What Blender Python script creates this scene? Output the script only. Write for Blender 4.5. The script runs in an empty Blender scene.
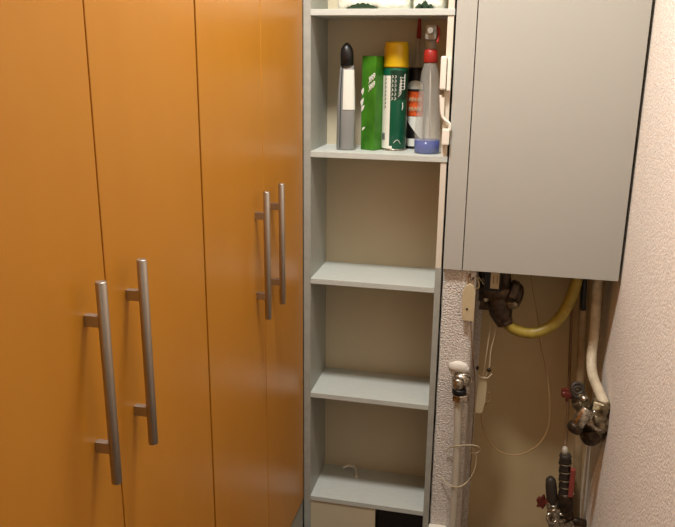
import bpy, bmesh, math, random
from mathutils import Vector, Matrix
random.seed(7)
scene = bpy.context.scene
col = scene.collection

# ------------------------------------------------------------------ camera
CAM = Vector((0.55, 0.0, 1.65))
FPX, PITCH, YAW, ROLL = 723.88, 0.2752, 0.2187, 0.0114
cp, sp, cy, sy = math.cos(PITCH), math.sin(PITCH), math.cos(YAW), math.sin(YAW)
FWD = Vector((-sy*cp, cy*cp, -sp)); RT0 = Vector((cy, sy, 0)); UP0 = RT0.cross(FWD)
RT = RT0*math.cos(ROLL) + UP0*math.sin(ROLL)
UP = -RT0*math.sin(ROLL) + UP0*math.cos(ROLL)
cd = bpy.data.cameras.new('camera'); cam = bpy.data.objects.new('camera', cd); col.objects.link(cam)
cd.sensor_width = 36; cd.lens = FPX/675*36; cd.clip_start = .02
M = Matrix((RT, UP, -FWD)).transposed().to_4x4(); M.translation = CAM
cam.matrix_world = M
scene.camera = cam

def at(px, py, Y=None, X=None, Z=None):
    """the point of the room seen at a photo pixel, on the plane Y= / X= / Z= ..."""
    d = FWD*FPX + RT*(px-337.5) - UP*(py-263.5)
    t = (Y-CAM.y)/d.y if Y is not None else (X-CAM.x)/d.x if X is not None else (Z-CAM.z)/d.z
    return CAM + d*t

# ------------------------------------------------------------------ materials
def lin(c):
    return tuple(((v/255+.055)/1.055)**2.4 if v/255 > .04045 else v/255/12.92 for v in c) + (1,)

def mat(name, rgb, rough=.5, metal=0, noise=None, bump=None, coat=0, trans=0, ior=1.45, spec=None, sss=0):
    m = bpy.data.materials.new(name); m.use_nodes = True
    nt = m.node_tree; b = nt.nodes['Principled BSDF']
    b.inputs['Base Color'].default_value = lin(rgb)
    b.inputs['Roughness'].default_value = rough
    b.inputs['Metallic'].default_value = metal
    b.inputs['Coat Weight'].default_value = coat
    b.inputs['Transmission Weight'].default_value = trans
    b.inputs['IOR'].default_value = ior
    if spec is not None: b.inputs['Specular IOR Level'].default_value = spec
    tc = nt.nodes.new('ShaderNodeTexCoord')
    if noise:                       # (scale xyz, second colour, low, high)
        sc, rgb2, lo, hi = noise
        mp = nt.nodes.new('ShaderNodeMapping'); mp.inputs['Scale'].default_value = sc
        nz = nt.nodes.new('ShaderNodeTexNoise'); nz.inputs['Scale'].default_value = 1; nz.inputs['Detail'].default_value = 4
        cr = nt.nodes.new('ShaderNodeValToRGB')
        cr.color_ramp.elements[0].position = lo; cr.color_ramp.elements[0].color = lin(rgb2)
        cr.color_ramp.elements[1].position = hi; cr.color_ramp.elements[1].color = lin(rgb)
        nt.links.new(tc.outputs['Object'], mp.inputs[0]); nt.links.new(mp.outputs[0], nz.inputs[0])
        nt.links.new(nz.outputs[0], cr.inputs[0]); nt.links.new(cr.outputs[0], b.inputs['Base Color'])
    if bump:                        # (scale xyz, strength, distance)
        sc, st, dist = bump
        mp = nt.nodes.new('ShaderNodeMapping'); mp.inputs['Scale'].default_value = sc
        nz = nt.nodes.new('ShaderNodeTexNoise'); nz.inputs['Scale'].default_value = 1; nz.inputs['Detail'].default_value = 3
        bp = nt.nodes.new('ShaderNodeBump'); bp.inputs['Strength'].default_value = st; bp.inputs['Distance'].default_value = dist
        nt.links.new(tc.outputs['Object'], mp.inputs[0]); nt.links.new(mp.outputs[0], nz.inputs[0])
        nt.links.new(nz.outputs[0], bp.inputs['Height']); nt.links.new(bp.outputs[0], b.inputs['Normal'])
    return m

ORANGE = mat('orange_melamine', (196, 132, 38), .33, noise=((6, 6, 2.5), (190, 126, 35), .3, .7), bump=((260, 260, 260), .06, .001), spec=.45)
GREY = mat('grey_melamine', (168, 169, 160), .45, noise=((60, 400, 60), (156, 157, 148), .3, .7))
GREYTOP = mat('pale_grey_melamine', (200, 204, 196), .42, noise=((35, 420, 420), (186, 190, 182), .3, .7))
WHITEM = mat('white_melamine', (180, 178, 169), .4, noise=((2, 2, 2), (176, 174, 165), .3, .7), spec=.4)
CREAM = mat('cream_lit_edge', (214, 205, 188), .5)  # cream paints the warm light on the upper side panel; below it stays grey
BACKP = mat('cream_back_panel', (204, 192, 164), .6, noise=((4, 4, 4), (196, 184, 155), .3, .7))
PLASTER = mat('woodchip_plaster', (250, 243, 233), .85, noise=((150, 150, 150), (234, 224, 212), .32, .6), bump=((190, 190, 190), .55, .005))
PIERM = mat('coarse_woodchip_plaster', (238, 230, 220), .85, noise=((190, 190, 190), (210, 197, 184), .36, .56), bump=((200, 200, 200), 1, .009))
NICHEM = mat('niche_shade_brown', (210, 186, 142), .9, noise=((5, 5, 5), (200, 176, 132), .3, .7))  # niche wall: its shade is put into a browner colour than the other walls
PAINT = mat('plain_white_paint', (222, 212, 198), .9)
FLOORM = mat('floor_tile', (120, 104, 88), .5, noise=((8, 8, 8), (104, 90, 76), .3, .7))
STEEL = mat('brushed_steel', (176, 168, 158), .40, metal=1, bump=((900, 900, 30), .1, .0005))
CHROME = mat('worn_chrome', (204, 196, 182), .28, metal=1, noise=((120, 120, 120), (124, 116, 102), .35, .6))
BRASS = mat('tarnished_brass', (156, 142, 114), .34, metal=.7, noise=((70, 70, 70), (78, 66, 50), .35, .65))
DARKM = mat('dark_bronze', (84, 66, 46), .42, metal=.5, noise=((60, 60, 60), (36, 28, 22), .3, .7))
RUBBER = mat('olive_black_rubber', (58, 50, 42), .5)
BLACK = mat('black_plastic', (22, 20, 20), .4)
DARKCARC = mat('dark_interior', (30, 24, 20), .8)
HOSE = mat('yellow_hose', (172, 150, 62), .4, noise=((40, 40, 40), (142, 120, 46), .3, .7))
PVC = mat('cream_pipe_paint', (214, 200, 172), .45, noise=((30, 30, 30), (180, 162, 132), .3, .6))
PIPEB = mat('aged_beige_pipe', (176, 152, 116), .5, noise=((25, 25, 25), (146, 120, 86), .3, .7))
PIPEG = mat('pale_grey_pipe', (196, 188, 170), .45)
WIRE = mat('pale_wire', (198, 180, 146), .5)
CABLE = mat('tan_cable', (170, 138, 92), .5)
WIREB = mat('brown_wire', (120, 90, 60), .5)
RED = mat('red_plastic', (150, 34, 26), .4)
DRED = mat('dark_red_handle', (98, 36, 24), .5)
REDMAT = mat('faded_red_label', (150, 70, 60), .6)
WPLAST = mat('white_plastic', (232, 226, 212), .4)
YPLAST = mat('yellowed_plastic', (196, 178, 142), .45)
GYPSUM = mat('white_filler_paste', (228, 222, 210), .8, bump=((120, 120, 120), .5, .003))
GREEN = mat('green_carton', (62, 128, 28), .4, noise=((30, 30, 20), (44, 100, 22), .35, .65))
DGREEN = mat('dark_green_can', (10, 84, 58), .3)
TGREEN = mat('deep_green_band', (14, 52, 34), .3)
WHITEL = mat('white_label', (226, 226, 214), .4)
YELLOW = mat('yellow_cap', (214, 174, 22), .35)
SILVER = mat('silver_grey_plastic', (138, 139, 136), .35)
ORANGEL = mat('orange_label', (226, 100, 40), .4, noise=((120, 120, 120), (180, 60, 24), .35, .6))
CLEAR = mat('clear_plastic', (226, 230, 224), .10, trans=.2, ior=1.3, coat=.6)
CLEAR.node_tree.nodes['Principled BSDF'].inputs['Alpha'].default_value = .24
BLUE = mat('blue_liquid', (12, 66, 176), .15, trans=.35, ior=1.33)
HEADM = mat('grey_translucent_plastic', (170, 164, 152), .35, trans=.3, ior=1.3)
TRANSL = mat('translucent_plastic', (225, 214, 196), .35, trans=.35, ior=1.3)
FOIL = mat('white_plastic_film', (238, 240, 226), .35, bump=((45, 45, 45), .5, .01))
PGREEN = mat('dark_green_print', (28, 56, 34), .5)

# ------------------------------------------------------------------ mesh helpers
def box(bm, lo, hi, bev=0):
    lo = Vector(lo); hi = Vector(hi)
    g = bmesh.ops.create_cube(bm, size=1)['verts']
    for v in g:
        v.co = Vector([(lo[i]+hi[i])/2 + v.co[i]*(hi[i]-lo[i]) for i in range(3)])
    if bev:
        es = list({e for v in g for e in v.link_edges})
        bmesh.ops.bevel(bm, geom=es, offset=bev, segments=2, profile=.6, affect='EDGES')

def basis(d, ref=None):
    d = d.normalized(); a = ref or (Vector((0, 0, 1)) if abs(d.z) < .9 else Vector((1, 0, 0)))
    u = a.cross(d).normalized(); return u, d.cross(u)

def rings(bm, rs, cap=True, smooth=True):
    prev = None; first = None
    for r in rs:
        cur = [bm.verts.new(p) for p in r]
        if first is None: first = cur
        if prev:
            n = len(cur)
            for i in range(n):
                f = bm.faces.new((prev[i], prev[(i+1) % n], cur[(i+1) % n], cur[i])); f.smooth = smooth
        prev = cur
    if cap and len(first) > 2:
        bm.faces.new(list(reversed(first))); bm.faces.new(prev)

def turned(bm, p0, p1, prof, n=24, smooth=True, rot=0, sx=1, sy=1):
    """profile [(t along axis 0..1, radius)] turned about the axis p0-p1"""
    p0 = Vector(p0); p1 = Vector(p1); d = p1-p0; u, w = basis(d)
    rings(bm, [[p0 + d*t + (u*math.cos(a)*sx + w*math.sin(a)*sy)*max(r, .00002)
                for a in [rot + 2*math.pi*i/n for i in range(n)]] for t, r in prof], smooth=smooth)

def cyl(bm, p0, p1, r0, r1=None, n=20, smooth=True):
    r1 = r0 if r1 is None else r1
    p0 = Vector(p0); p1 = Vector(p1); L = (p1-p0).length; b = min(.12*min(r0, r1), .2*L)/L
    turned(bm, p0, p1, [(0, r0*.9), (b, r0), (1-b, r1), (1, r1*.9)], n, smooth)

def hexnut(bm, p0, p1, r):
    p0 = Vector(p0); p1 = Vector(p1)
    turned(bm, p0, p1, [(0, r*.88), (.12, r), (.88, r), (1, r*.88)], 6, False)

def catmull(pts, k=8):
    P = [Vector(p) for p in pts]
    if len(P) < 3: return P
    P = [P[0]*2-P[1]] + P + [P[-1]*2-P[-2]]; out = []
    for i in range(1, len(P)-2):
        a, b, c, d = P[i-1:i+3]
        for j in range(k):
            t = j/k
            out.append(.5*((2*b) + (c-a)*t + (2*a-5*b+4*c-d)*t*t + (3*b-3*c+d-a)*t**3))
    out.append(P[-2]); return out

def tube(bm, pts, r, n=10, k=8, ribs=0):
    P = catmull(pts, k); u = None; rs = []
    for i, p in enumerate(P):
        d = (P[min(i+1, len(P)-1)]-P[max(i-1, 0)]).normalized()
        if u is None: u, w = basis(d)
        else:
            u = (u - d*u.dot(d)).normalized(); w = d.cross(u)
        rr = r*(1 + (ribs if i % 2 else 0))
        rs.append([p + (u*math.cos(a)+w*math.sin(a))*rr for a in [2*math.pi*j/n for j in range(n)]])
    rings(bm, rs)

def torus(bm, c, axis, R, r, n=20, m=8):
    c = Vector(c); u, w = basis(Vector(axis)); ax = Vector(axis).normalized()
    V = []
    for i in range(n):
        a = 2*math.pi*i/n; rd = u*math.cos(a)+w*math.sin(a)
        V.append([bm.verts.new(c + rd*(R + r*math.cos(b)) + ax*r*math.sin(b)) for b in [2*math.pi*j/m for j in range(m)]])
    for i in range(n):
        for j in range(m):
            f = bm.faces.new((V[i][j], V[(i+1) % n][j], V[(i+1) % n][(j+1) % m], V[i][(j+1) % m])); f.smooth = True

def ball(bm, c, r, sc=(1, 1, 1), jit=0):
    g = bmesh.ops.create_icosphere(bm, subdivisions=3, radius=1)['verts']
    for v in g:
        k = 1 + random.uniform(-jit, jit)
        v.co = Vector(c) + Vector([v.co[i]*r*sc[i]*k for i in range(3)])
        for f in v.link_faces: f.smooth = True

def prism(bm, pts, d):
    """closed outline (3-D points) thickened by vector d"""
    a = [bm.verts.new(Vector(p)) for p in pts]; b = [bm.verts.new(Vector(p)+Vector(d)) for p in pts]
    n = len(a)
    bm.faces.new(a); bm.faces.new(list(reversed(b)))
    for i in range(n): bm.faces.new((a[(i+1) % n], a[i], b[i], b[(i+1) % n]))

def obj(name, bm, m, parent=None, origin=None):
    """link bm as one mesh object, its origin at the middle of its base (or at origin)"""
    bmesh.ops.recalc_face_normals(bm, faces=bm.faces)
    if origin is None:
        xs = [v.co for v in bm.verts]
        origin = Vector(((min(v.x for v in xs)+max(v.x for v in xs))/2, (min(v.y for v in xs)+max(v.y for v in xs))/2, min(v.z for v in xs)))
    origin = Vector(origin)
    for v in bm.verts: v.co -= origin
    me = bpy.data.meshes.new(name); bm.to_mesh(me); bm.free(); me.materials.append(m)
    o = bpy.data.objects.new(name, me); col.objects.link(o); wm = Matrix.Translation(origin)
    if parent:
        o.parent = parent
        q = parent; off = Vector()
        while q: off += q.location; q = q.parent
        o.location = origin - off
    else: o.location = origin
    return o

def NB(): return bmesh.new()
def part(name, m, parent, fn, label=None):
    bm = NB(); fn(bm); o = obj(name, bm, m, parent)
    if label: o['label'] = label
    return o
def tag(o, label, cat, group=None):
    o['label'] = label; o['category'] = cat
    if group: o['group'] = group
    return o
def thing(name, loc, label, cat, group=None):
    o = bpy.data.objects.new(name, None); col.objects.link(o); o.location = loc; o.empty_display_size = .05
    return tag(o, label, cat, group)
def struct(name, m, fn):
    bm = NB(); fn(bm); o = obj(name, bm, m); o['kind'] = 'structure'; return o

# ------------------------------------------------------------------ room
D = 2.005            # plane of the shelf and boiler cabinet fronts
NY = 2.28             # back of the niche
WR = .896            # right wall
CEIL = 2.8
struct('floor', FLOORM, lambda b: box(b, (-.75, -1.0, -.05), (1.05, 2.35, 0)))
struct('ceiling', PAINT, lambda b: box(b, (-.75, -1.0, CEIL), (1.05, 2.35, CEIL+.05)))
struct('wall_left', PAINT, lambda b: box(b, (-.75, -1.0, 0), (-.65, 2.35, CEIL)))
struct('wall_right', PLASTER, lambda b: box(b, (WR, -.95, 0), (WR+.1, 2.35, CEIL)))
struct('wall_front', PAINT, lambda b: box(b, (-.65, -1.0, 0), (WR, -.95, CEIL)))
struct('wall_back', PLASTER, lambda b: box(b, (-.65, 2.23, 0), (.411, 2.42, CEIL)))
struct('wall_recess', NICHEM, lambda b: box(b, (.528, NY, 0), (WR, 2.42, CEIL)))
def pier(b):
    # the wall stands out behind the filler strip: hand-plastered rounded corner, niche to its right
    r = .018; xe = .508; yf = 2.022; out = [(.4112, 2.42), (.4112, yf+.004), (.415, yf)]
    for i in range(7):
        a = math.pi/2*i/6; out.append((xe-r + r*math.sin(a), yf+r - r*math.cos(a)))
    for i in range(1, 6):
        a = math.pi/2*i/5; out.append((xe + .02 - .02*math.cos(a), NY-.02 + .02*math.sin(a)))
    out += [(.528, 2.42)]
    n = 60; rs = []
    for k in range(n+1):
        z = CEIL*k/n; j = random.uniform(0, .0028)
        rs.append([Vector((x + (j if x < .412 else 0), y, z)) for x, y in out])
    rings(b, rs, smooth=False)
struct('wall_pier', PIERM, pier)

# ------------------------------------------------------------------ wardrobes with orange doors
W = .364; DZ0, DZ1 = .263, 2.25
def make_wardrobe(y0, label, edges):
    t = thing('wardrobe', (-.3, y0+W, 0), label, 'wardrobe', 'orange wardrobes along the left side')
    def carc(b):
        box(b, (-.6, y0+.001, .25), (-.022, y0+.018, DZ1)); box(b, (-.6, y0+2*W-.019, .25), (-.022, y0+2*W-.002, DZ1))
        box(b, (-.6, y0+.018, .25), (-.022, y0+2*W-.019, .268)); box(b, (-.6, y0+.018, DZ1-.018), (-.022, y0+2*W-.019, DZ1))
        box(b, (-.6, y0+.018, .268), (-.59, y0+2*W-.019, DZ1-.018)); box(b, (-.6, y0+W-.009, .268), (-.03, y0+W+.009, DZ1-.018))
    part('carcass', DARKCARC, t, carc)
    part('plinth', GREY, t, lambda b: box(b, (-.6, y0+.001, 0), (-.003, y0+2*W-.002, .2495)), 'grey plinth')
    for k in (0, 1):
        a = y0 + k*W; g = .0024
        ga = .0035 if k == 0 else g*.7; gb = .0035 if k == 1 else g*.7
        d = part('door', ORANGE, t, lambda b: box(b, (-.0195, a+ga, DZ0), (0, a+W-gb, DZ1), .0012))
        hy = y0 + W + (-.059 if k == 0 else .059)
        def hd(b):
            zt, zb = 1.353, 1.040
            cyl(b, (.028, hy, zb), (.028, hy, zt), .0078, n=20)
            for z in (zt-.058, zb+.058):
                box(b, (0.0, hy-.0055, z-.0085), (.024, hy+.0055, z+.0085), .001)
        part('handle', STEEL, d, hd, 'brushed steel bar handle')
    return t
make_wardrobe(D-4*W, 'orange wardrobe nearest the camera with two large bar handles', 0)
make_wardrobe(D-2*W, 'orange wardrobe farther back, touching the open shelving', 0)

# ------------------------------------------------------------------ open shelving unit
XL, XR = .022, .3914; BK = 2.2056; T = .0163
Z0, Z1, Z2, Z3, Z4 = 1.7795, 1.3966, 1.0178, .6442, .2748
SH = thing('shelving_unit', (.21, 2.1, 0), 'tall narrow grey and white open shelving unit between wardrobe and boiler cabinet', 'shelving unit')
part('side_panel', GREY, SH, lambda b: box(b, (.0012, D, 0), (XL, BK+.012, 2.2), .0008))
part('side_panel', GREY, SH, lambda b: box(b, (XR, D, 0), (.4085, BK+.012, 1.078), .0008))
part('side_panel', CREAM, SH, lambda b: (box(b, (XR, D+.001, 1.078), (.4075, BK+.012, Z1-T), .0008)), 'upper side panel, its warm light painted as cream')
part('side_panel', CREAM, SH, lambda b: (box(b, (XR, D+.001, Z1), (.4075, BK+.012, Z0-T), .0008)), 'upper side panel, its warm light painted as cream')
part('side_panel', CREAM, SH, lambda b: (box(b, (XR, D+.001, Z0), (.4075, BK+.012, 2.2), .0008)), 'upper side panel, its warm light painted as cream')
part('back_panel', BACKP, SH, lambda b: box(b, (XL, BK, Z4-T), (XR, BK+.006, 2.2)))
part('gap_shade', BLACK, SH, lambda b: (box(b, (.237, D+.035, 0), (XR, D+.041, Z4-T-.0004))), 'black sheet standing in for the shade in the gap under the lowest shelf')  # the gap is open; this sheet paints its darkness
for z in (Z0, Z1, Z2, Z3, Z4):
    full = z in (Z0, Z1)
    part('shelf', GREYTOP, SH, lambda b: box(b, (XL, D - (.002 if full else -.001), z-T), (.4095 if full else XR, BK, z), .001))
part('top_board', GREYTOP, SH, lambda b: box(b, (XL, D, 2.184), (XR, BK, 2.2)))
part('kick_panel', BACKP, SH, lambda b: box(b, (XL, D+.004, 0), (.237, D+.02, Z4-T), .001), 'beige kick board with an open black gap beside it')
def hinge1(b):
    p = at(445, 73, Y=1.99)
    box(b, (p.x-.012, 1.978, p.z-.043), (p.x+.004, 2.0045, p.z+.043), .005)
    box(b, (p.x+.006, 1.984, p.z-.046), (p.x+.016, 2.0045, p.z+.040), .003)
part('hinge', WPLAST, SH, hinge1, 'white hinge')
def hinge2(b):
    p = at(444, 97, Y=1.995); q = at(446, 145, Y=1.995); m = at(450, 122, Y=1.995)
    tube(b, [at(441, 95, Y=1.995), at(441.5, 112, Y=1.995), at(444, 119, Y=1.995), at(449.5, 124, Y=1.995), at(449.5, 131, Y=1.995)], .0042, n=8)
    box(b, (q.x-.012, 1.985, q.z), (q.x+.008, 2.0045, m.z-.018), .004)
    box(b, (p.x-.006, 1.992, m.z+.01), (p.x+.002, 2.0045, p.z), .003)
part('hinge', WPLAST, SH, hinge2, 'open hinge arm in white')

# ------------------------------------------------------------------ boiler cabinet
ZC = 1.0763; X0, X1, X2 = .4135, .4675, .8874
BC = thing('boiler_cabinet', (.66, 2.1, ZC), 'tall pale grey wall cabinet hung above the pipes against the right wall', 'cabinet')
part('filler_strip', WHITEM, BC, lambda b: box(b, (X0, D, ZC), (X1-.0015, D+.016, 2.3), .0008))
part('door', WHITEM, BC, lambda b: box(b, (X1+.0012, D, ZC), (X2, D+.018, 2.3), .0008))
part('side_panel', WHITEM, BC, lambda b: box(b, (.870, D+.0185, ZC+.004), (.886, NY-.001, 2.3)))
part('side_panel', WHITEM, BC, lambda b: box(b, (.511, D+.0185, ZC+.004), (.525, NY-.001, 2.3)))
part('top_board', WHITEM, BC, lambda b: box(b, (.525, D+.0185, 2.284), (.870, NY-.001, 2.3)))
part('boiler_shell', WPLAST, BC, lambda b: box(b, (.53, D+.024, ZC+.10), (.865, NY-.004, 2.2), .01), 'white boiler casing inside the cabinet')

# ------------------------------------------------------------------ things on the middle shelf
ZS = Z1 + .0003
# grey squeeze bottle with black cap
c = at(344.5, 150.5, Z=ZS); c.y += .020; c.x = at(345.5, 140, Y=c.y).x
SB = thing('cleaner_bottle', (c.x, c.y, ZS), 'slim silver grey bottle with black domed cap, leftmost on the bottle shelf', 'bottle')
def sb_body(b):
    prof = [(0, .024), (.02, .027), (.5, .0265), (.7, .025), (.9, .021), (1, .018)]
    turned(b, (c.x, c.y, ZS), (c.x+.002, c.y, ZS+.243), prof, 28, sx=.62, sy=1.0)
part('body', SILVER, SB, sb_body)
def sb_cap(b):
    turned(b, (c.x+.002, c.y, ZS+.236), (c.x, c.y, ZS+.298), [(0, .0185), (.5, .0185), (.72, .0165), (.88, .011), (.96, .006), (1, .001)], 24)
part('cap', BLACK, SB, sb_cap)
def cyl_patch(b, cx, cy, rx, ry, a0, a1, z0, z1, n=8, off=.0005, taper=1):
    V = []
    for k in (0, 1):
        V.append([b.verts.new((cx+(rx+off)*(taper if k else 1)*math.sin(a0+(a1-a0)*i/n), cy-(ry+off)*(taper if k else 1)*math.cos(a0+(a1-a0)*i/n), (z0, z1)[k])) for i in range(n+1)])
    for i in range(n): f = b.faces.new((V[0][i], V[0][i+1], V[1][i+1], V[1][i])); f.smooth = True
def sb_lab(b): cyl_patch(b, c.x+.0008, c.y-.0006, .0268, .0172, -.35, .9, ZS+.115, ZS+.232, taper=.93)
SBX = c.copy()
part('label_panel', WHITEL, SB, lambda b: cyl_patch(b, c.x+.001, c.y, .0272, .0172, -.25, 1.2, ZS+.115, ZS+.225, taper=.86), 'white label on the upper body')
def sb_side(b):
    pf = [(0, .0272), (.5, .0267), (.7, .0252), (.9, .0212), (.97, .0192)]; n = 8; V = []
    for t, r in pf:
        V.append([b.verts.new((c.x+(r+.0008)*.62*1*math.sin(x)*1.0, c.y-(r+.0008)*math.cos(x), ZS+.006+t*.236)) for x in [-1.75+1.0*i/n for i in range(n+1)]])
    for j in range(len(V)-1):
        for i in range(n): f = b.faces.new((V[j][i], V[j][i+1], V[j+1][i+1], V[j+1][i])); f.smooth = True
part('side_label', BLACK, SB, sb_side, 'dark strip down the left side')

# green carton
g = at(372, 150.5, Z=ZS); g.y += .026; g.x = at(371.5, 140, Y=g.y).x
GC = thing('green_carton', (g.x, g.y, ZS), 'bright green upright carton with white leaf marks beside the yellow-capped can', 'carton')
GH = .262; ang = math.radians(-24)
def gtr(x, y, z): return (g.x + x*math.cos(ang)-y*math.sin(ang), g.y + x*math.sin(ang)+y*math.cos(ang), ZS+z)
def g_body(b):
    box(b, (-.0235, -.021, 0), (.0235, .021, GH), .0012)
    for v in b.verts: v.co = Vector(gtr(*v.co))
part('body', GREEN, GC, g_body)
def leaf(b, pt, cu, cv, L, wd, rot):
    n = 10; P = []
    for i in range(n+1):
        t = i/n; P.append((t-.5, wd*math.sin(math.pi*t)))
    for i in range(n-1, 0, -1):
        t = i/n; P.append((t-.5, -wd*.25*math.sin(math.pi*t)))
    vs = [b.verts.new(pt(cu + L*(x*math.cos(rot)-y*math.sin(rot)), cv + L*(x*math.sin(rot)+y*math.cos(rot)))) for x, y in P]
    b.faces.new(vs)
def g_leaves(b):
    fr = lambda u, v: gtr(u, -.0215, v)
    sd = lambda u, v: gtr(-.0245, u, v)
    for u, v, L, r in [(-.004, .055, .02, .9), (.004, .062, .018, 2.2), (0, .125, .03, 1.2), (-.004, .14, .028, .7), (.006, .155, .03, 1.4), (0, .175, .022, 1.0)]:
        leaf(b, sd, u, v, L, .3, r)
def g_leaves2(b):
    fr = lambda u, v: gtr(u, -.0215, v)
    for u, v, L, r in [(-.017, .118, .022, 1.1), (-.019, .135, .026, 1.3), (-.014, .06, .016, .8), (-.018, .165, .022, 1.4)]:
        leaf(b, fr, u, v, L, .3, r)

part('leaf_print', WHITEL, GC, g_leaves, 'white leaf marks')
part('leaf_print', WHITEL, GC, g_leaves2, 'white leaf marks')
def g_script(b):
    # a slanted, illegible brush-lettered mark
    for k in range(6):
        u0 = .0005 + (k % 3)*.007; v0 = .165 + (k//3)*.022 + (k % 3)*.005
        pts = [gtr(u0 + dx, -.0217, v0 + dz) for dx, dz in [(0, 0), (.004, .009), (.001, .016), (.006, .018), (.005, .006)]]
        tube(b, pts, .0012, n=5, k=4)
part('script_print', WHITEL, GC, g_script)
part('top_flap', PGREEN, GC, lambda b: (box(b, (-.0235, -.0205, GH), (.0235, .0205, GH+.001)), [setattr(v, 'co', Vector(gtr(*v.co))) for v in b.verts]), 'darker top end')

# aerosol can with yellow cap
a_ = at(394, 151, Z=ZS); a_.y += .036; a_.x = at(393.8, 140, Y=a_.y).x
AC = thing('aerosol_can', (a_.x, a_.y, ZS), 'dark green and white spray can with large yellow cap', 'spray can')
AR = .0355
part('body', DGREEN, AC, lambda b: turned(b, (a_.x, a_.y, ZS+.003), (a_.x, a_.y, ZS+.236), [(0, AR*.96), (.01, AR), (.95, AR), (.985, AR*.93), (1, AR*.85)], 40))
part('base_rim', CHROME, AC, lambda b: (turned(b, (a_.x, a_.y, ZS), (a_.x, a_.y, ZS+.006), [(0, AR*.97), (.3, AR*1.02), (.8, AR*1.02), (1, AR*.98)], 40)))
part('cap', YELLOW, AC, lambda b: turned(b, (a_.x, a_.y, ZS+.232), (a_.x, a_.y, ZS+.302), [(0, AR*.99), (.06, AR*1.01), (.8, AR*.97), (.93, AR*.93), (1, AR*.84)], 40))
part('white_panel', WHITEL, AC, lambda b: (cyl_patch(b, a_.x, a_.y, AR, AR, -1.3, -.25, ZS+.008, ZS+.210), cyl_patch(b, a_.x, a_.y, AR, AR, -1.3, .0, ZS+.006, ZS+.014)), 'white panel')
part('dark_band', TGREEN, AC, lambda b: cyl_patch(b, a_.x, a_.y, AR, AR, -.25, 1.4, ZS+.145, ZS+.224, n=14), 'deep green upper band')
def on_can(th, z, off=.001): return Vector((a_.x+(AR+off)*math.sin(th), a_.y-(AR+off)*math.cos(th), ZS+z))
def can_script(b):
    # column of upright strokes and a brush mark, too small to read in the photo
    for th in (-.12, .12):
        for k in range(6):
            z = .143+k*.012
            tube(b, [on_can(th-.06, z), on_can(th+.08, z+.004), on_can(th-.02, z+.008)], .0009, n=5, k=3)
    for k in range(5):
        z = .152+k*.008
        tube(b, [on_can(.38+.02*k, z), on_can(.62, z+.012), on_can(.5, z+.022), on_can(.85, z+.02), on_can(.95, z+.03)], .0009, n=5, k=4)
    tube(b, [on_can(.75, .115), on_can(.8, .125), on_can(.77, .136)], .0012, n=5, k=3)
    tube(b, [on_can(.1, .022), on_can(.3, .03), on_can(.5, .03), on_can(.7, .02)], .0008, n=5, k=3)
part('script_print', WHITEL, AC, can_script)
def can_dark(b):
    for k in range(9): 
        z = .12+k*.011
        tube(b, [on_can(-.8, z, .0012), on_can(-.65, z+.004, .0012), on_can(-.75, z+.007, .0012)], .0008, n=5, k=3)
    for k in range(5): tube(b, [on_can(-1.0+.08*k, .03, .0012), on_can(-1.0+.08*k, .05, .0012)], .0006, n=5, k=2)
part('panel_print', TGREEN, AC, can_dark)

# cartridge with orange label and red-tipped nozzle
k_ = at(413.5, 149, Z=ZS); k_.y = 2.172
k_.x = at(413.5, 140, Y=2.16).x
KC = thing('sealant_cartridge', (k_.x, k_.y, ZS), 'black and orange sealant cartridge with red-tipped nozzle behind the spray bottle', 'cartridge')
KR = .0245
part('body', BLACK, KC, lambda b: turned(b, (k_.x, k_.y, ZS), (k_.x, k_.y, ZS+.232), [(0, KR*.96), (.01, KR), (.97, KR), (1, KR*.93)], 32))
part('orange_label', ORANGEL, KC, lambda b: cyl_patch(b, k_.x, k_.y, KR, KR, -1.4, 1.4, ZS+.095, ZS+.165, n=14), 'orange label band')
def klab(b):
    n = 20
    for i in range(n):
        pass
    V0 = []; V1 = []
    for i in range(n+1):
        th = -1.4+2.8*i/n
        top = .094; bot = .055 - .035*math.sin(th*.9)
        V0.append(b.verts.new((k_.x+(KR+.0006)*math.sin(th), k_.y-(KR+.0006)*math.cos(th), ZS+bot)))
        V1.append(b.verts.new((k_.x+(KR+.0006)*math.sin(th), k_.y-(KR+.0006)*math.cos(th), ZS+top)))
    for i in range(n): b.faces.new((V0[i], V0[i+1], V1[i+1], V1[i]))
    V0 = []; V1 = []
    for i in range(n+1):
        th = -1.1+2.2*i/n
        s = 1-((i-n/2)/(n/2))**2
        V0.append(b.verts.new((k_.x+(KR+.0006)*math.sin(th), k_.y-(KR+.0006)*math.cos(th), ZS+.172)))
        V1.append(b.verts.new((k_.x+(KR+.0006)*math.sin(th), k_.y-(KR+.0006)*math.cos(th), ZS+.174+.022*math.sqrt(max(s, 0)))))
    for i in range(n): b.faces.new((V0[i], V0[i+1], V1[i+1], V1[i]))
    cyl_patch(b, k_.x, k_.y, KR, KR, -1.0, .6, ZS+.008, ZS+.03)
part('white_print', WHITEL, KC, klab, 'white swoosh and panel on the label')
def kor(b):
    for r in range(2):
        for q in range(5):
            th = -.75+q*.33; z = .108+r*.027
            P = lambda t, zz: Vector((k_.x+(KR+.0014)*math.sin(t), k_.y-(KR+.0014)*math.cos(t), ZS+zz))
            tube(b, [P(th, z), P(th+.1, z+.012), P(th+.2, z+.002), P(th+.25, z+.014)], .0009, n=5, k=3)
part('label_strokes', YPLAST, KC, kor)
nx = at(418, 60, Y=k_.y).x - k_.x
part('nozzle', TRANSL, KC, lambda b: turned(b, (k_.x, k_.y, ZS+.230), (k_.x+nx, k_.y, ZS+.318), [(0, .010), (.08, .010), (.1, .0075), (1, .0042)], 20))
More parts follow.
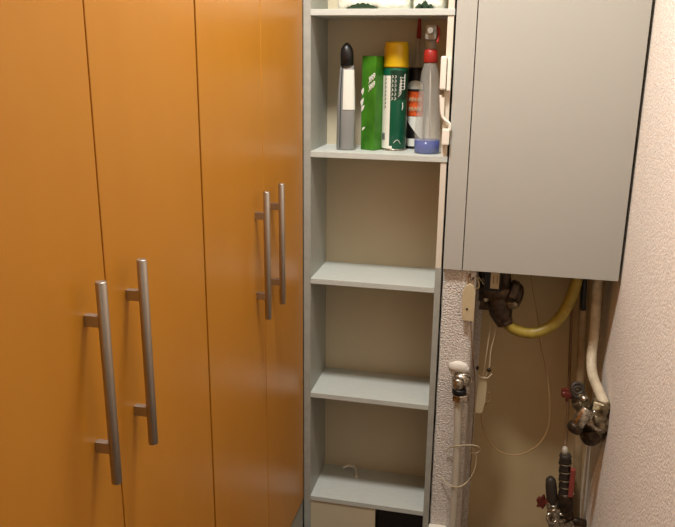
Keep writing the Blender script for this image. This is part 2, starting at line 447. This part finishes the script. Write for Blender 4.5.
part('nozzle_tip', RED, KC, lambda b: turned(b, (k_.x+nx, k_.y, ZS+.312), (k_.x+nx*1.15, k_.y, ZS+.372), [(0, .0068), (.3, .0068), (.85, .0045), (1, .003)], 16), 'red nozzle cap')

# clear trigger spray bottle with blue liquid
s_ = at(427.5, 154.5, Z=ZS); s_.y += .036
s_.x = at(427.5, 130, Y=s_.y).x
SP = thing('spray_bottle', (s_.x, s_.y, ZS), 'clear trigger spray bottle with red collar and a little blue liquid', 'spray bottle')
SR = .0365
def sp_body(b):
    prof = [(0, SR*.93), (.02, SR), (.2, SR), (.45, SR*.90), (.7, SR*.78), (.88, SR*.66), (.95, SR*.5), (1, SR*.42)]
    turned(b, (s_.x, s_.y, ZS), (s_.x, s_.y, ZS+.252), prof, 36)
part('body', CLEAR, SP, sp_body)
part('liquid', BLUE, SP, lambda b: turned(b, (s_.x, s_.y, ZS+.0015), (s_.x, s_.y, ZS+.037), [(0, SR*.9), (.08, SR*.96), (1, SR*.965)], 36), 'blue liquid')
part('collar', RED, SP, lambda b: turned(b, (s_.x, s_.y, ZS+.246), (s_.x, s_.y, ZS+.281), [(0, .0185), (.1, .0195), (.85, .0185), (1, .015)], 24), 'red collar')
def sp_head(b):
    z = ZS+.279
    turned(b, (s_.x, s_.y, z), (s_.x, s_.y, z+.03), [(0, .013), (.5, .014), (1, .017)], 20)
    box(b, (s_.x-.016, s_.y-.03, z+.026), (s_.x+.016, s_.y+.024, z+.066), .009)
    cyl(b, (s_.x, s_.y-.03, z+.05), (s_.x, s_.y-.044, z+.05), .008)
part('spray_head', HEADM, SP, sp_head)
part('trigger', RED, SP, lambda b: tube(b, [(s_.x+.013, s_.y-.014, ZS+.342), (s_.x+.020, s_.y-.018, ZS+.332), (s_.x+.021, s_.y-.020, ZS+.314), (s_.x+.018, s_.y-.024, ZS+.298)], .0035, n=8), 'red trigger')
part('dip_tube', TRANSL, SP, lambda b: cyl(b, (s_.x, s_.y, ZS+.26), (s_.x+.006, s_.y+.004, ZS+.045), .002, n=8))

# things on the top shelf (only their lowest part is in view)
def packet(name, xa, xb, h, label, prints):
    y0, y1 = D+.012, D+.15
    t = thing(name, ((xa+xb)/2, (y0+y1)/2, Z0), label, 'packet', 'white packets on the top shelf')
    def body(b):
        n, m = 22, 8; rs = []
        for j in range(m+1):
            v = j/m; ring = []
            for i in range(n):
                a = 2*math.pi*i/n; ca, sa = math.cos(a), math.sin(a)
                q = (abs(ca)**8+abs(sa)**8)**-.125
                sh = 1 - .06*v**2 - (.02*(1-v)**6) + random.uniform(-.006, .0)
                ring.append(Vector(((xa+xb)/2 + (xb-xa)/2*ca*q*sh, (y0+y1)/2+(y1-y0)/2*sa*q*sh, Z0+.0004 + h*v + (random.uniform(-.004, .004) if 0 < v < 1 else 0))))
            rs.append(ring)
        rings(b, rs)
    part('wrapper', FOIL, t, body)
    def pr(b):
        for px0, px1, py0, py1 in prints:
            a = at(px0, py1, Y=y0-.002); c2 = at(px1, py0, Y=y0-.002); n = 16
            zb = max(a.z, Z0+.002)
            up = [(a.x+(c2.x-a.x)*i/n, zb + (c2.z-zb)*math.sin(math.pi*i/n)*(1+.18*math.sin(i*2.4))) for i in range(n+1)]
            lo = [(a.x+(c2.x-a.x)*i/n, zb) for i in range(n, -1, -1)]
            prism(b, [(x, y0-.0035, z) for x, z in up+lo[1:-1]], (0, .006, 0))
    part('print', PGREEN, t, pr, 'dark green print')
    return t
pa = at(335, 5, Y=D+.012).x; pb = at(409, 5, Y=D+.012).x; pc = at(412, 5, Y=D+.012).x; pd = at(443.5, 5, Y=D+.012).x
packet('wide_packet', pa, pb, .13, 'wide white packet with long dark green lens print on top shelf', [(346, 378, 3, 8)])
packet('small_packet', pc, min(pd, XR-.004), .11, 'small white packet with dark green leafy print, right end of top shelf', [(415, 424, 3.5, 8.5), (420, 430, .5, 8.5), (427, 434, 4, 8.5)])

# scrap on the lowest shelf
def scrap(b):
    z = Z4+.004
    f = lambda x, y: at(x, y, Z=z)
    tube(b, [f(343, 469)+Vector((0, 0, .004)), f(347, 468)+Vector((0, 0, .008)), f(351, 467)+Vector((0, 0, .004)), f(355, 467.5), f(356, 471), f(356.5, 477)], .005, n=8)
    tube(b, [f(353, 465)+Vector((0, 0, .006)), f(355.5, 469)], .003, n=8)
o = NB(); scrap(o); tag(obj('plastic_hook', o, WPLAST), 'small translucent hooked plastic scrap lying on the lowest shelf', 'scrap')

# ------------------------------------------------------------------ things on the plaster wall strip
YF = 2.022
def V3(px, py, Y): return at(px, py, Y=Y)
TP = thing('wall_tap', V3(460, 385, YF), 'chrome tap set in white filler on the textured wall strip', 'tap')
def blob(b):
    p = V3(458.5, 366.5, YF); ball(b, p, .029, (1.05, .4, .6), .035); ball(b, p+Vector((.016, 0, -.006)), .017, (1, .5, .7), .03)
part('filler_patch', GYPSUM, TP, blob, 'dab of white filler')
def tap(b):
    c0 = V3(461, 379, YF)
    ball(b, c0+Vector((.001, -.008, 0)), .029, (1, .7, .85))
    cyl(b, c0+Vector((0, .0, 0)), c0+Vector((0, -.026, .002)), .014)
    torus(b, c0+Vector((.014, -.014, .004)), (0.4, -1, .1), .018, .004)
    hexnut(b, c0+Vector((0, -.026, .002)), c0+Vector((-.001, -.036, .002)), .011)
    cyl(b, c0+Vector((-.002, -.034, .004)), c0+Vector((-.004, -.036, -.022)), .0055)
    q = V3(458, 384, 1.995)
    turned(b, q+Vector((0, 0, .02)), q+Vector((0, 0, -.016)), [(0, .012), (.2, .017), (.8, .017), (1, .013)], 16)
part('tap_body', CHROME, TP, tap)
def spout(b):
    q = V3(459, 392, 1.998)
    cyl(b, q+Vector((0, 0, .012)), q+Vector((0, 0, -.006)), .021)
part('dark_gasket', BLACK, TP, spout, 'black gasket')
def nut(b):
    q = V3(460, 397, 1.998)
    hexnut(b, q+Vector((0, 0, .011)), q+Vector((0, 0, -.011)), .024)
    cyl(b, V3(466, 398, 2.0)+Vector((0, 0, .012)), V3(466, 402, 2.0), .008)
part('nut', CHROME, TP, nut)
o = NB(); tube(o, [V3(458.5, 400, 1.998), V3(457.5, 430, 2.0), V3(456, 470, 2.003), V3(452.5, 527, 2.004), V3(449.5, 575, 2.004), Vector((V3(449.5, 575, 2.004).x, 2.004, .001))], .0115, n=14)
tag(obj('water_pipe', o, PIPEG), 'thin beige pipe running down the wall strip below the tap', 'pipe')
o = NB()
w1 = [(446, 452, 2.012), (449, 448, 2.008), (456, 446, 1.99), (468, 445, 1.985), (477, 446, 1.99), (480, 450, 2.0), (476, 453, 2.0), (470, 452, 1.995),
      (472, 448, 1.99), (476, 455, 2.0), (475, 468, 2.0), (468, 481, 1.995), (458, 487, 1.985), (448, 484, 2.0), (441, 477, 2.015)]
tube(o, [V3(*p) for p in w1], .0016, n=7)
tag(obj('loose_wire', o, WIRE), 'thin white wire twisted in a loose loop around the beige pipe', 'wire')
# junction box at the foot of the strip
pbx = V3(424, 520.5, 2.018); pbe = V3(446, 526.5, 2.018)
JB = thing('junction_box', ((pbx.x+pbe.x)/2, 2.01, .10), 'white box at the foot of the wall strip beside the shelving, cut by photo edge', 'box')
part('casing', WPLAST, JB, lambda b: box(b, (.4115, 1.992, .10), (pbe.x+.004, 2.0205, .216), .003))
part('lid', WPLAST, JB, lambda b: box(b, (.4105, 1.986, .2185), (pbe.x+.001, 2.0205, .226), .002))

# plug hanging on its cable
PL = thing('cable_connector', V3(468, 305, 2.0), 'yellowed flat cable connector hanging under the left corner of the cabinet', 'connector')
def plug(b):
    Y = 2.0
    P = [(462.5, 292), (466, 286), (470, 284), (473.5, 286), (475.5, 293), (474.5, 306), (473.5, 322), (462, 320.5), (462, 306)]
    prism(b, [V3(x, y, Y) for x, y in P], (0, .014, 0))
    es = [e for e in b.edges]
    bmesh.ops.bevel(b, geom=es, offset=.0015, segments=1, affect='EDGES')
part('shell', YPLAST, PL, plug)
def screw(b):
    q = V3(467, 309, 2.0); cyl(b, q+Vector((0, .002, 0)), q+Vector((0, -.0018, 0)), .0032, n=10)
part('screw', DARKM, PL, screw, 'small dark screw')
part('cable', WIREB, PL, lambda b: (tube(b, [V3(468, 286, 2.007), V3(470, 276, 2.02), V3(471, 262, 2.06)], .003, n=8),
     tube(b, [V3(472, 285, 2.007), V3(474, 276, 2.03), V3(476, 262, 2.06)], .0025, n=8),
     tube(b, [V3(471, 321, 2.007), V3(471.5, 340, 1.998), V3(473, 360, 1.99), V3(475, 380, 2.02), V3(474, 410, 2.03), V3(472, 440, 2.03), V3(470, 480, 2.03)], .0018, n=7)), 'brown cable leaving both ends')

# second small connector lower down
PC = thing('inline_connector', V3(482, 392, 2.10), 'pale slim inline connector hanging from two wires beside the tap', 'connector')
def pc(b):
    Y = 2.09
    prism(b, [V3(x, y, Y) for x, y in [(478, 377), (486, 378), (487, 388), (485, 403), (482, 413.5), (474.5, 413), (476.5, 398)]], (0, .012, 0))
    bmesh.ops.bevel(b, geom=list(b.edges), offset=.0015, segments=1, affect='EDGES')
part('shell', YPLAST, PC, pc)
def pcw(b):
    tube(b, [V3(489, 300, 2.12), V3(490, 325, 2.11), V3(487, 350, 2.1), V3(484, 370, 2.096), V3(482, 378, 2.096)], .0016, n=7)
    tube(b, [V3(496, 310, 2.12), V3(495.5, 330, 2.11), V3(491, 350, 2.1), V3(489, 368, 2.096), V3(484, 379, 2.096)], .0016, n=7)
    tube(b, [V3(474, 372, 2.06), V3(480, 377, 2.085), V3(487, 378, 2.087), V3(492, 374, 2.09)], .0020, n=7)
part('lead', WIRE, PC, pcw, 'pale leads')
part('clip', DARKM, PC, lambda b: ball(b, V3(489, 370, 2.092), .007, (1, .8, 1)), 'dark clip')
part('clip', DARKM, PC, lambda b: ball(b, V3(477.5, 368, 2.088), .006, (.8, .8, 1.2)), 'dark clip')
o = NB()
tube(o, [V3(531, 262, 2.14), V3(533, 290, 2.14), V3(538, 318, 2.14), V3(541, 345, 2.14), V3(547, 375, 2.14), V3(550, 405, 2.14), V3(548, 428, 2.14), V3(540, 443, 2.14),
          V3(525, 453, 2.14), V3(510, 455, 2.14), V3(496, 449, 2.13), V3(486, 436, 2.12), V3(481.5, 420, 2.11), V3(483, 408, 2.106), V3(490, 400, 2.11), V3(488.5, 392, 2.105)], .0023, n=8)
tag(obj('sensor_cable', o, CABLE), 'long pale cable hanging in a deep U loop inside the niche', 'cable')

# ------------------------------------------------------------------ valve under the cabinet with the yellow hose
YV = 2.09
VV = thing('gas_valve', V3(498, 300, YV), 'dark bronze valve block hanging under the cabinet at the yellow hose end', 'valve')
def vb(b):
    cyl(b, V3(479, 291, YV), V3(514, 294, YV), .030, .032, n=18)
    hexnut(b, V3(508, 292, YV), V3(516, 295, YV), .042)
    turned(b, V3(514, 294, YV), V3(523, 296, YV), [(0, .034), (.5, .034), (.85, .026), (1, .014)], 18)
    turned(b, V3(497, 296, YV), V3(504, 325, YV), [(0, .036), (.25, .036), (.4, .033), (.55, .034), (.8, .027), (1, .019)], 16)
    hexnut(b, V3(502, 314, YV), V3(505.5, 324, YV), .027)
    cyl(b, V3(505, 292, YV), V3(503, 262, YV), .020)
    hexnut(b, V3(505, 288, YV), V3(504.5, 281, YV), .021)
    cyl(b, V3(484, 291, YV), V3(483, 262, YV), .014)
    box(b, V3(480, 305, YV+.02), V3(492, 292, YV-.02), .002)
part('body', DARKM, VV, vb)
def vb2(b):
    ball(b, V3(512, 303, YV-.012), .024, (1, .9, .8)); cyl(b, V3(486, 299, YV-.028), V3(486, 299, YV), .008)
    torus(b, V3(497, 297, YV), V3(497, 297, YV)-V3(498, 303, YV), .030, .004)
part('fitting', BRASS, VV, vb2, 'dull brass fitting')
part('motor_block', BLACK, VV, lambda b: box(b, V3(484, 289, YV+.03), V3(503, 268, YV-.028), .003))
def tg(b): box(b, V3(490, 288, YV-.0285), V3(500, 273, YV-.032), .001)
part('tag', YPLAST, VV, tg, 'cream paper tag')
def tg2(b):
    for x in (493, 496.5): 
        box(b, V3(x, 284, YV-.0322), V3(x+1.2, 276, YV-.0327))
part('tag_mark', WIREB, VV, tg2)
part('wire_loop', YPLAST, VV, lambda b: (tube(b, [V3(476, 272, YV-.02), V3(474, 281, YV-.025), V3(476, 288, YV-.025), V3(479, 286, YV-.025), V3(477, 277, YV-.02)], .003, n=7),
     tube(b, [V3(478, 276, YV-.02), V3(483, 283, YV-.025), V3(486, 287, YV-.025), V3(487, 284, YV-.025), V3(482, 278, YV-.02)], .0018, n=7)), 'pale wire ends')
o = NB()
tube(o, [V3(505, 321, YV), V3(511, 327, YV), V3(520, 331.5, YV), V3(534, 333, YV), V3(549, 327.5, YV+.005), V3(561, 316, YV+.01), V3(569, 302, YV+.012), V3(575, 286, YV+.012), V3(579, 268, YV+.012)], .0165, n=18, k=14, ribs=.035)
tag(obj('gas_hose', o, HOSE), 'thick yellow flexible hose curving from the dark valve up into the cabinet', 'hose')

# ------------------------------------------------------------------ pipes on the right
def pipe(name, pts, r, m, label, cat='pipe', n=16):
    P = [V3(*p) for p in pts if p]
    if pts[-1] == 0: P.append(Vector((P[-1].x, P[-1].y, .001)))
    P.insert(0, Vector((P[0].x, P[0].y, ZC+.1002))) if pts[0][1] < 270 else None
    b = NB(); tube(b, P, r, n=n); return tag(obj(name, b, m), label, cat)
pipe('water_pipe', [(586.5, 262, 2.165), (583, 320, 2.165), (580.5, 380, 2.165), (578, 445, 2.165), (576, 500, 2.165), (574, 560, 2.165), 0], .0135, PIPEB, 'beige vertical pipe in the niche just left of the white bent pipe')
pipe('thin_pipe', [(572.5, 300, 2.175), (570.5, 340, 2.175), (568.5, 400, 2.175), (566, 434, 2.17), (565, 447, 2.15)], .0048, WIREB, 'thin brown pipe in the niche left of the beige vertical pipe', n=10)
o_ = NB(); hexnut(o_, V3(593, 519, 2.125), V3(591.5, 529, 2.125), .026); cyl(o_, V3(593.3, 517.5, 2.125), V3(591, 531, 2.125), .0215)
tag(obj('pipe_coupling', o_, CHROME), 'bright metal coupling on the pale grey pipe at the photo bottom edge', 'coupling')
pipe('insulated_stub', [(584.5, 262, 2.125), (584, 285, 2.125), (583.2, 298, 2.125), (583, 310, 2.125)], .0085, BLACK, 'short black insulated pipe end hanging under the cabinet beside yellow hose')
pipe('water_pipe', [(598.5, 262, 2.13), (597, 290, 2.13), (594.5, 330, 2.125), (591.5, 357, 2.105), (592.5, 374, 2.06), (597.5, 388, 2.01), (602.5, 400, 1.97), (604, 404, 1.962)], .0145, PVC, 'white bent pipe dropping from the cabinet into the right valve', n=20)
pipe('water_pipe', [(598, 436, 2.00), (596.5, 455, 2.06), (594, 480, 2.12), (591.5, 510, 2.13), (589, 545, 2.13), (588, 570, 2.13), 0], .0185, PIPEG, 'pale grey pipe below the right valve, close to the wall', n=20)

YU = 1.965
UV = thing('shutoff_valve', V3(592, 418, YU), 'worn brass and chrome shutoff valve under the white bent pipe at right wall', 'valve')
def ub(b):
    ball(b, V3(598, 421, YU-.005), .041, (1, .8, .95))
    hexnut(b, V3(602.5, 401, 1.96), V3(601, 411, 1.958), .029)
    cyl(b, V3(601, 408, 1.96), V3(599, 418, YU-.005), .026)
    hexnut(b, V3(578, 399, YU), V3(584, 408, YU), .026)
    cyl(b, V3(577, 392, YU), V3(589, 416, YU), .021)
    cyl(b, V3(596, 424, YU), V3(597, 438, YU+.01), .030, .024)
part('body', BRASS, UV, ub)
def uc(b):
    cyl(b, V3(588, 408, YU-.03), V3(577, 425, YU-.038), .0195)
    torus(b, V3(599, 420, YU-.024), (0.2, -1, .3), .025, .007)
    hexnut(b, V3(590, 423, YU-.045), V3(592, 422, YU-.02), .010)
    cyl(b, V3(582, 397, YU-.01), V3(586, 401, YU-.02), .010)
part('chrome_stem', CHROME, UV, uc, 'chrome stem')
def ud(b):
    turned(b, V3(577.5, 424, YU-.038), V3(572.5, 431, YU-.040), [(0, .020), (.3, .022), (.8, .022), (1, .018)], 16)
    turned(b, V3(589, 427, YU-.01), V3(592, 443, YU), [(0, .026), (.5, .030), (.8, .026), (1, .014)], 14)
    box(b, V3(605, 430, YU+.0)+Vector((0, 0, 0)), V3(609, 410, YU-.025), .003)
part('dark_cap', DARKM, UV, ud)
def bright(b):
    cyl(b, V3(573, 430.3, YU-.042), V3(571.8, 432, YU-.0425), .012, n=14)
part('plug', STEEL, UV, bright, 'bright metal plug')
def coil(b):
    torus(b, V3(577.5, 388.5, YU-.01), (0.2, -1, .4), .015, .0052); torus(b, V3(578, 392, YU-.012), (0.2, -1, .4), .015, .0052)
    cyl(b, V3(572, 397, YU), V3(578, 396, YU), .019)
part('spring_ring', RUBBER, UV, coil)
def rk(b):
    cc = V3(566.5, 394.5, YU-.005)
    cyl(b, cc+Vector((-.012, 0, .002)), cc+Vector((.02, 0, -.003)), .010)
    for k in range(5):
        a = 2*math.pi*k/5+.3
        box(b, (cc.x-.014+.004*k, cc.y-.006+.01*math.cos(a), cc.z-.009+.010*math.sin(a)), (cc.x+.006, cc.y+.006+.01*math.cos(a), cc.z+.009+.010*math.sin(a)), .002)
part('red_knob', DRED, UV, rk, 'red knob')

YL = 2.10
LV = thing('filling_valve', V3(563, 500, YL), 'black ribbed valve assembly with red star handle at the bottom of the niche', 'valve')
def lb(b):
    p0, p1 = V3(565.5, 454, YL), V3(564.5, 494, YL)
    pr = []
    for i in range(21):
        t = i/20; pr.append((t, .0190 if i % 2 else .0155))
    turned(b, p0, p1, pr, 18)
part('ribbed_sleeve', RUBBER, LV, lb)
for q in (463, 471, 479, 486):
    part('clamp_ring', BRASS, LV, lambda b: torus(b, V3(565.2, q, YL), V3(565.5, 454, YL)-V3(564.5, 494, YL), .0185, .0022), 'dull metal ring')
part('end_cap', PIPEG, LV, lambda b: turned(b, V3(564.8, 447, YL), V3(565.4, 455, YL), [(0, .006), (.3, .009), (1, .011)], 14), 'pale tip')
def ll(b): 
    a, c2 = V3(567.5, 494, YL-.006), V3(576, 471, YL-.024); box(b, (a.x, c2.y, a.z), (c2.x, a.y, c2.z), .002)
part('label_block', REDMAT, LV, ll, 'faded red block')
part('indicator', WPLAST, LV, lambda b: ball(b, V3(572.5, 493.5, YL-.018), .005), 'white dot')
def lm(b):
    turned(b, V3(565, 492, YL), V3(567, 513, YL), [(0, .019), (.15, .024), (.6, .024), (.85, .020), (1, .015)], 16)
    hexnut(b, V3(566.5, 510, YL), V3(567.5, 517, YL), .022)
    cyl(b, V3(571, 520, YL), V3(586, 524, YL), .013)
part('valve_body', SILVER, LV, lm).data.materials[0] = DARKM
part('side_cylinder', RUBBER, LV, lambda b: turned(b, V3(550.5, 477, YL), V3(552.5, 506, YL), [(0, .008), (.08, .015), (.3, .0175), (.75, .0175), (1, .014)], 18))
def lc(b):
    cyl(b, V3(553, 503, YL), V3(556, 535, YL), .0185, .022)
    hexnut(b, V3(553, 507, YL-.004), V3(554, 514, YL-.004), .022)
    torus(b, V3(562, 518, YL-.012), (.3, -1, .2), .013, .005)
    hexnut(b, V3(563, 516, YL), V3(562, 540, YL), .020)
    cyl(b, V3(546, 505, YL-.005), V3(556, 501, YL), .012)
    torus(b, V3(552, 518, YL-.018), (.5, -1, .5), .016, .005)
    hexnut(b, V3(567, 520, YL-.012), V3(570, 530, YL-.012), .019)
part('chrome_union', CHROME, LV, lc, 'chrome union nuts')
def rs(b):
    cc = V3(541, 503, YL-.012); n = 5; P = []
    for i in range(n*4):
        a = 2*math.pi*i/(n*4); r = .0235 if i % 4 in (0, 1) else .014
        P.append(cc + Vector((math.cos(a)*r*.72, 0, math.sin(a)*r)))
    prism(b, P, (.006, .016, 0)); bmesh.ops.bevel(b, geom=list(b.edges), offset=.0012, segments=1, affect='EDGES')
    cyl(b, cc+Vector((.004, .008, 0)), V3(549, 503, YL-.005), .008)
part('star_handle', DRED, LV, rs, 'red star handle')

# ------------------------------------------------------------------ light: the closet's ceiling lamp and an added fill behind the camera
CL = thing('ceiling_lamp', (.20, 1.3, CEIL-.045), 'round white ceiling lamp above the closet, out of view', 'lamp')
part('housing', WPLAST, CL, lambda b: turned(b, (.20, 1.3, CEIL-.045), (.20, 1.3, CEIL), [(0, .10), (.3, .12), (1, .125)], 32))
def area(name, loc, size, power, rgb, target):
    l = bpy.data.lights.new(name, 'AREA'); l.shape = 'DISK'; l.size = size; l.energy = power; l.color = rgb
    o = bpy.data.objects.new(name, l); col.objects.link(o); o.location = loc
    o.rotation_euler = (Vector(target)-Vector(loc)).to_track_quat('-Z', 'Y').to_euler(); return o
area('ceiling_lamp_light', (.20, 1.3, CEIL-.05), .24, 44, (1, .975, .94), (.20, 1.3, 0))
area('fill_light', (.35, -.85, 1.9), .6, .9, (1, .95, .86), (.5, 2, 1.2))  # weak fill added to soften the shadows, no real lamp there
w = bpy.data.worlds.new('world'); scene.world = w; w.use_nodes = True
w.node_tree.nodes['Background'].inputs[0].default_value = (.5, .42, .34, 1)
w.node_tree.nodes['Background'].inputs[1].default_value = .03

scene.view_settings.view_transform = 'Standard'; scene.view_settings.look = 'None'
scene.view_settings.gamma = 1; scene.view_settings.use_curve_mapping = False
scene.view_settings.exposure = -.40
